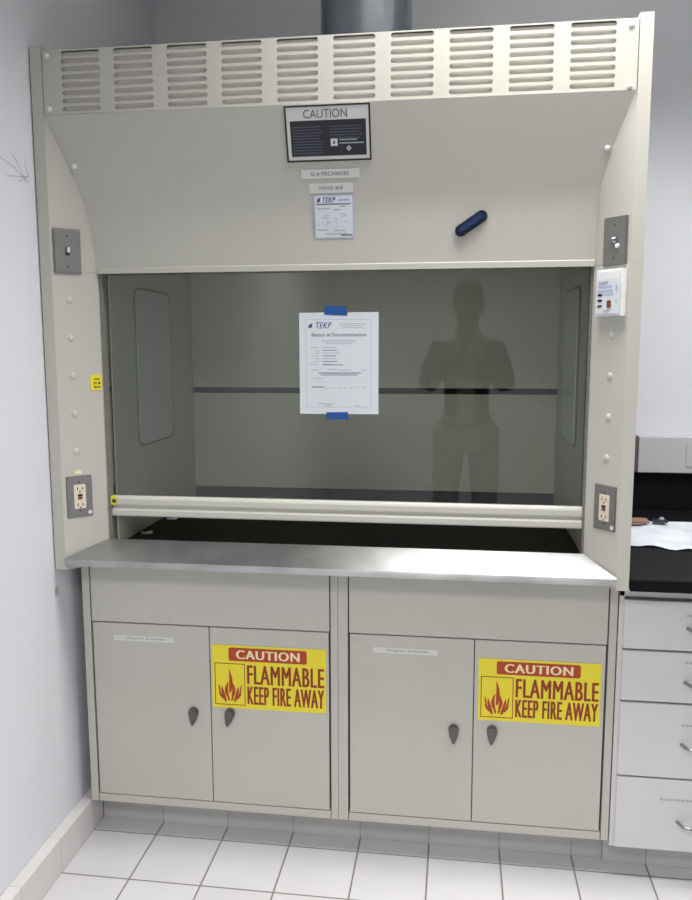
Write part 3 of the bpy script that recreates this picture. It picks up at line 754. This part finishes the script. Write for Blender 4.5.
for s, k in ((-1, 'l'), (1, 'r')):
    pt('sh'+k, s*.158, 0, 1.43, .056); pt('el'+k, s*.225, .15, 1.215, .045); pt('wr'+k, s*.085-.02, .36, 1.40, .028); pt('pa'+k, s*.062-.03, .385, 1.435, (.030, .018))
    pt('hi'+k, s*.10, 0, .92, .095); pt('kn'+k, s*.115, .02, .50, .062); pt('an'+k, s*.12, -.02, .10, .042); pt('to'+k, s*.14, .14, .035, .036)
def fig(name, keys, edges, root, m, grow=0, sub=2):
    ks = keys; vs = [P[k][0] for k in ks]; rs = []
    for k in ks:
        r_ = P[k][1]; rs.append(tuple(q+grow for q in r_) if isinstance(r_, tuple) else r_+grow)
    return skin(name, vs, [(ks.index(a), ks.index(c)) for a, c in edges], rs, ks.index(root), m, per, sub)
allk = list(P)
E_ = [('pel', 'wai'), ('wai', 'che'), ('che', 'cla'), ('cla', 'nek'), ('nek', 'hd0'), ('hd0', 'hd1'), ('hd1', 'hd2')]
for k in 'lr': E_ += [('cla', 'sh'+k), ('sh'+k, 'el'+k), ('el'+k, 'wr'+k), ('wr'+k, 'pa'+k), ('pel', 'hi'+k), ('hi'+k, 'kn'+k), ('kn'+k, 'an'+k), ('an'+k, 'to'+k)]
body = fig('body', allk, E_, 'pel', 'skin')
fig('jacket', ['pel', 'wai', 'che', 'cla', 'shl', 'ell', 'wrl', 'shr', 'elr', 'wrr'], [('pel', 'wai'), ('wai', 'che'), ('che', 'cla'), ('cla', 'shl'), ('shl', 'ell'), ('ell', 'wrl'), ('cla', 'shr'), ('shr', 'elr'), ('elr', 'wrr')], 'pel', 'jacket', .018)
fig('trousers', ['pel', 'hil', 'knl', 'anl', 'hir', 'knr', 'anr'], [('pel', 'hil'), ('hil', 'knl'), ('knl', 'anl'), ('pel', 'hir'), ('hir', 'knr'), ('knr', 'anr')], 'pel', 'jeans', .014)
b = MB(); b.rrect(px-.05, 1.0, px+.045, 1.44, .02, Frame((0, py+.135, 0), (-1, 0, 0), (0, 0, 1)), 0, 0.002) if False else b.prism([(px-.05, 1.0), (px+.04, 1.0), (px+.05, 1.36), (px+.03, 1.50), (px-.03, 1.50), (px-.06, 1.36)], FR, -(py+.150), -(py+.10))
b.build('shirt_front', 'shirt', per)
for s in (-1, 1):
    m_ = MB(); bb = bmesh.new(); bmesh.ops.create_uvsphere(bb, u_segments=16, v_segments=10, radius=1)
    for v in bb.verts: v.co = Vector((px+s*.135+v.co.x*.045, py+.06+v.co.y*.14, max(.0, .045+v.co.z*.05)))
    m_.merge(bb); m_.build('shoe', 'shoe', per, smooth=True)
# cap, ears, nose, eyes, mouth, hair
bb = bmesh.new(); bmesh.ops.create_uvsphere(bb, u_segments=24, v_segments=16, radius=1)
for v in bb.verts: v.co = Vector((px+v.co.x*.088, py+.02+v.co.y*.102, 1.735+max(v.co.z, -.12)*.085))
m_ = MB(); m_.merge(bb); m_.prism([(-.075, .05), (.075, .05), (.065, .15), (0, .175), (-.065, .15)], Frame((px, py, 1.742), (1, 0, 0), (0, 1, -.15)), 0, .006); m_.build('cap', 'jacket', per, smooth=True)
def ell(name, c, r, m, parent=per, n=12):
    bb = bmesh.new(); bmesh.ops.create_uvsphere(bb, u_segments=n, v_segments=n//2+2, radius=1)
    for v in bb.verts: v.co = Vector((c[0]+v.co.x*r[0], c[1]+v.co.y*r[1], c[2]+v.co.z*r[2]))
    m2 = MB(); m2.merge(bb); return m2.build(name, m, parent, smooth=True)
for s in (-1, 1):
    ell('ear', (px+s*.085, py+.02, 1.67), (.012, .02, .032), 'skin'); ell('eye', (px+s*.032, py+.108, 1.69), (.013, .010, .008), 'hair')
ell('nose', (px, py+.118, 1.66), (.013, .02, .025), 'skin'); ell('mouth', (px, py+.098, 1.615), (.026, .012, .007), 'redbrown')
ell('hair', (px, py-.01, 1.70), (.091, .10, .085), 'hair', n=20)
# phone, its lens where the photograph was taken from
ph_ = thing('phone', (CAM.x+.0, CAM.y-.012, CAM.z-.07), 'black phone held upright in the photographer\'s hands', 'phone')
Fh = Frame((CAM.x, CAM.y-.010, CAM.z), (-1, 0, 0), (0, 0, 1))
MB().rrect(-.055, -.13, .02, .018, .009, Fh, -.009, 0, 0, bev=.002).build('phone_case', 'black', ph_)
MB().rrect(-.012, -.012, .012, .012, .005, Fh, 0, .0015, 0).build('lens', 'gloss', ph_)
MB().rrect(-.051, -.126, .016, .014, .007, Fh, -.0094, -.009, 0).build('screen', 'greyblue', ph_)
# fingers closing on the phone edges
for s, k in ((-1, 'l'), (1, 'r')):
    bx = Vector(P['pa'+k][0]); ex = CAM.x+(-.022 if s < 0 else .057)
    for i in range(4):
        z = CAM.z-.045-.021*i; L = (.9, 1, .95, .8)[i]
        v = [tuple(bx+Vector((0, 0, .012-.008*i))), (ex+s*.022, CAM.y-.03, z), (ex+s*.010, CAM.y+.002, z+.002), (ex-s*.020*L, CAM.y+.006, z+.004)]
        skin('finger', v, [(0, 1), (1, 2), (2, 3)], [.011, .0095, .0085, .007], 0, 'skin', per, 1)
    v = [tuple(bx+Vector((0, -.01, -.01))), (ex+s*.012, CAM.y-.035, CAM.z-.10), (ex-s*.018, CAM.y-.026, CAM.z-.085)]
    skin('thumb', v, [(0, 1), (1, 2)], [.012, .011, .009], 0, 'skin', per, 1)

# ------------------------------------------------------------------ camera, world, view
q = dict(f=801.358, yaw=.13755, pit=.13152, rol=-.0024)
cy, sy = math.cos(q['yaw']), math.sin(q['yaw']); cp, sp = math.cos(q['pit']), math.sin(q['pit']); cr, sr = math.cos(q['rol']), math.sin(q['rol'])
fwd = Vector((-sy, cy, 0)); right = Vector((cy, sy, 0)); up = Vector((0, 0, 1))
f2 = fwd*cp-up*sp; u2 = up*cp+fwd*sp; r3 = right*cr+u2*sr; u3 = -right*sr+u2*cr
cam = bpy.data.cameras.new('camera'); co = bpy.data.objects.new('camera', cam); col.objects.link(co)
cam.sensor_fit = 'HORIZONTAL'; cam.sensor_width = 36; cam.lens = q['f']/692*36; cam.clip_start = .004
co.matrix_world = Matrix(((r3.x, u3.x, -f2.x, CAM.x), (r3.y, u3.y, -f2.y, CAM.y), (r3.z, u3.z, -f2.z, CAM.z), (0, 0, 0, 1)))
C.camera = co
w = bpy.data.worlds.new('world'); C.world = w; w.use_nodes = True
w.node_tree.nodes['Background'].inputs[0].default_value = (.8, .85, .9, 1); w.node_tree.nodes['Background'].inputs[1].default_value = .05
C.view_settings.view_transform = 'Standard'; C.view_settings.look = 'None'; C.view_settings.gamma = 1; C.view_settings.exposure = .28
C.view_settings.use_curve_mapping = False
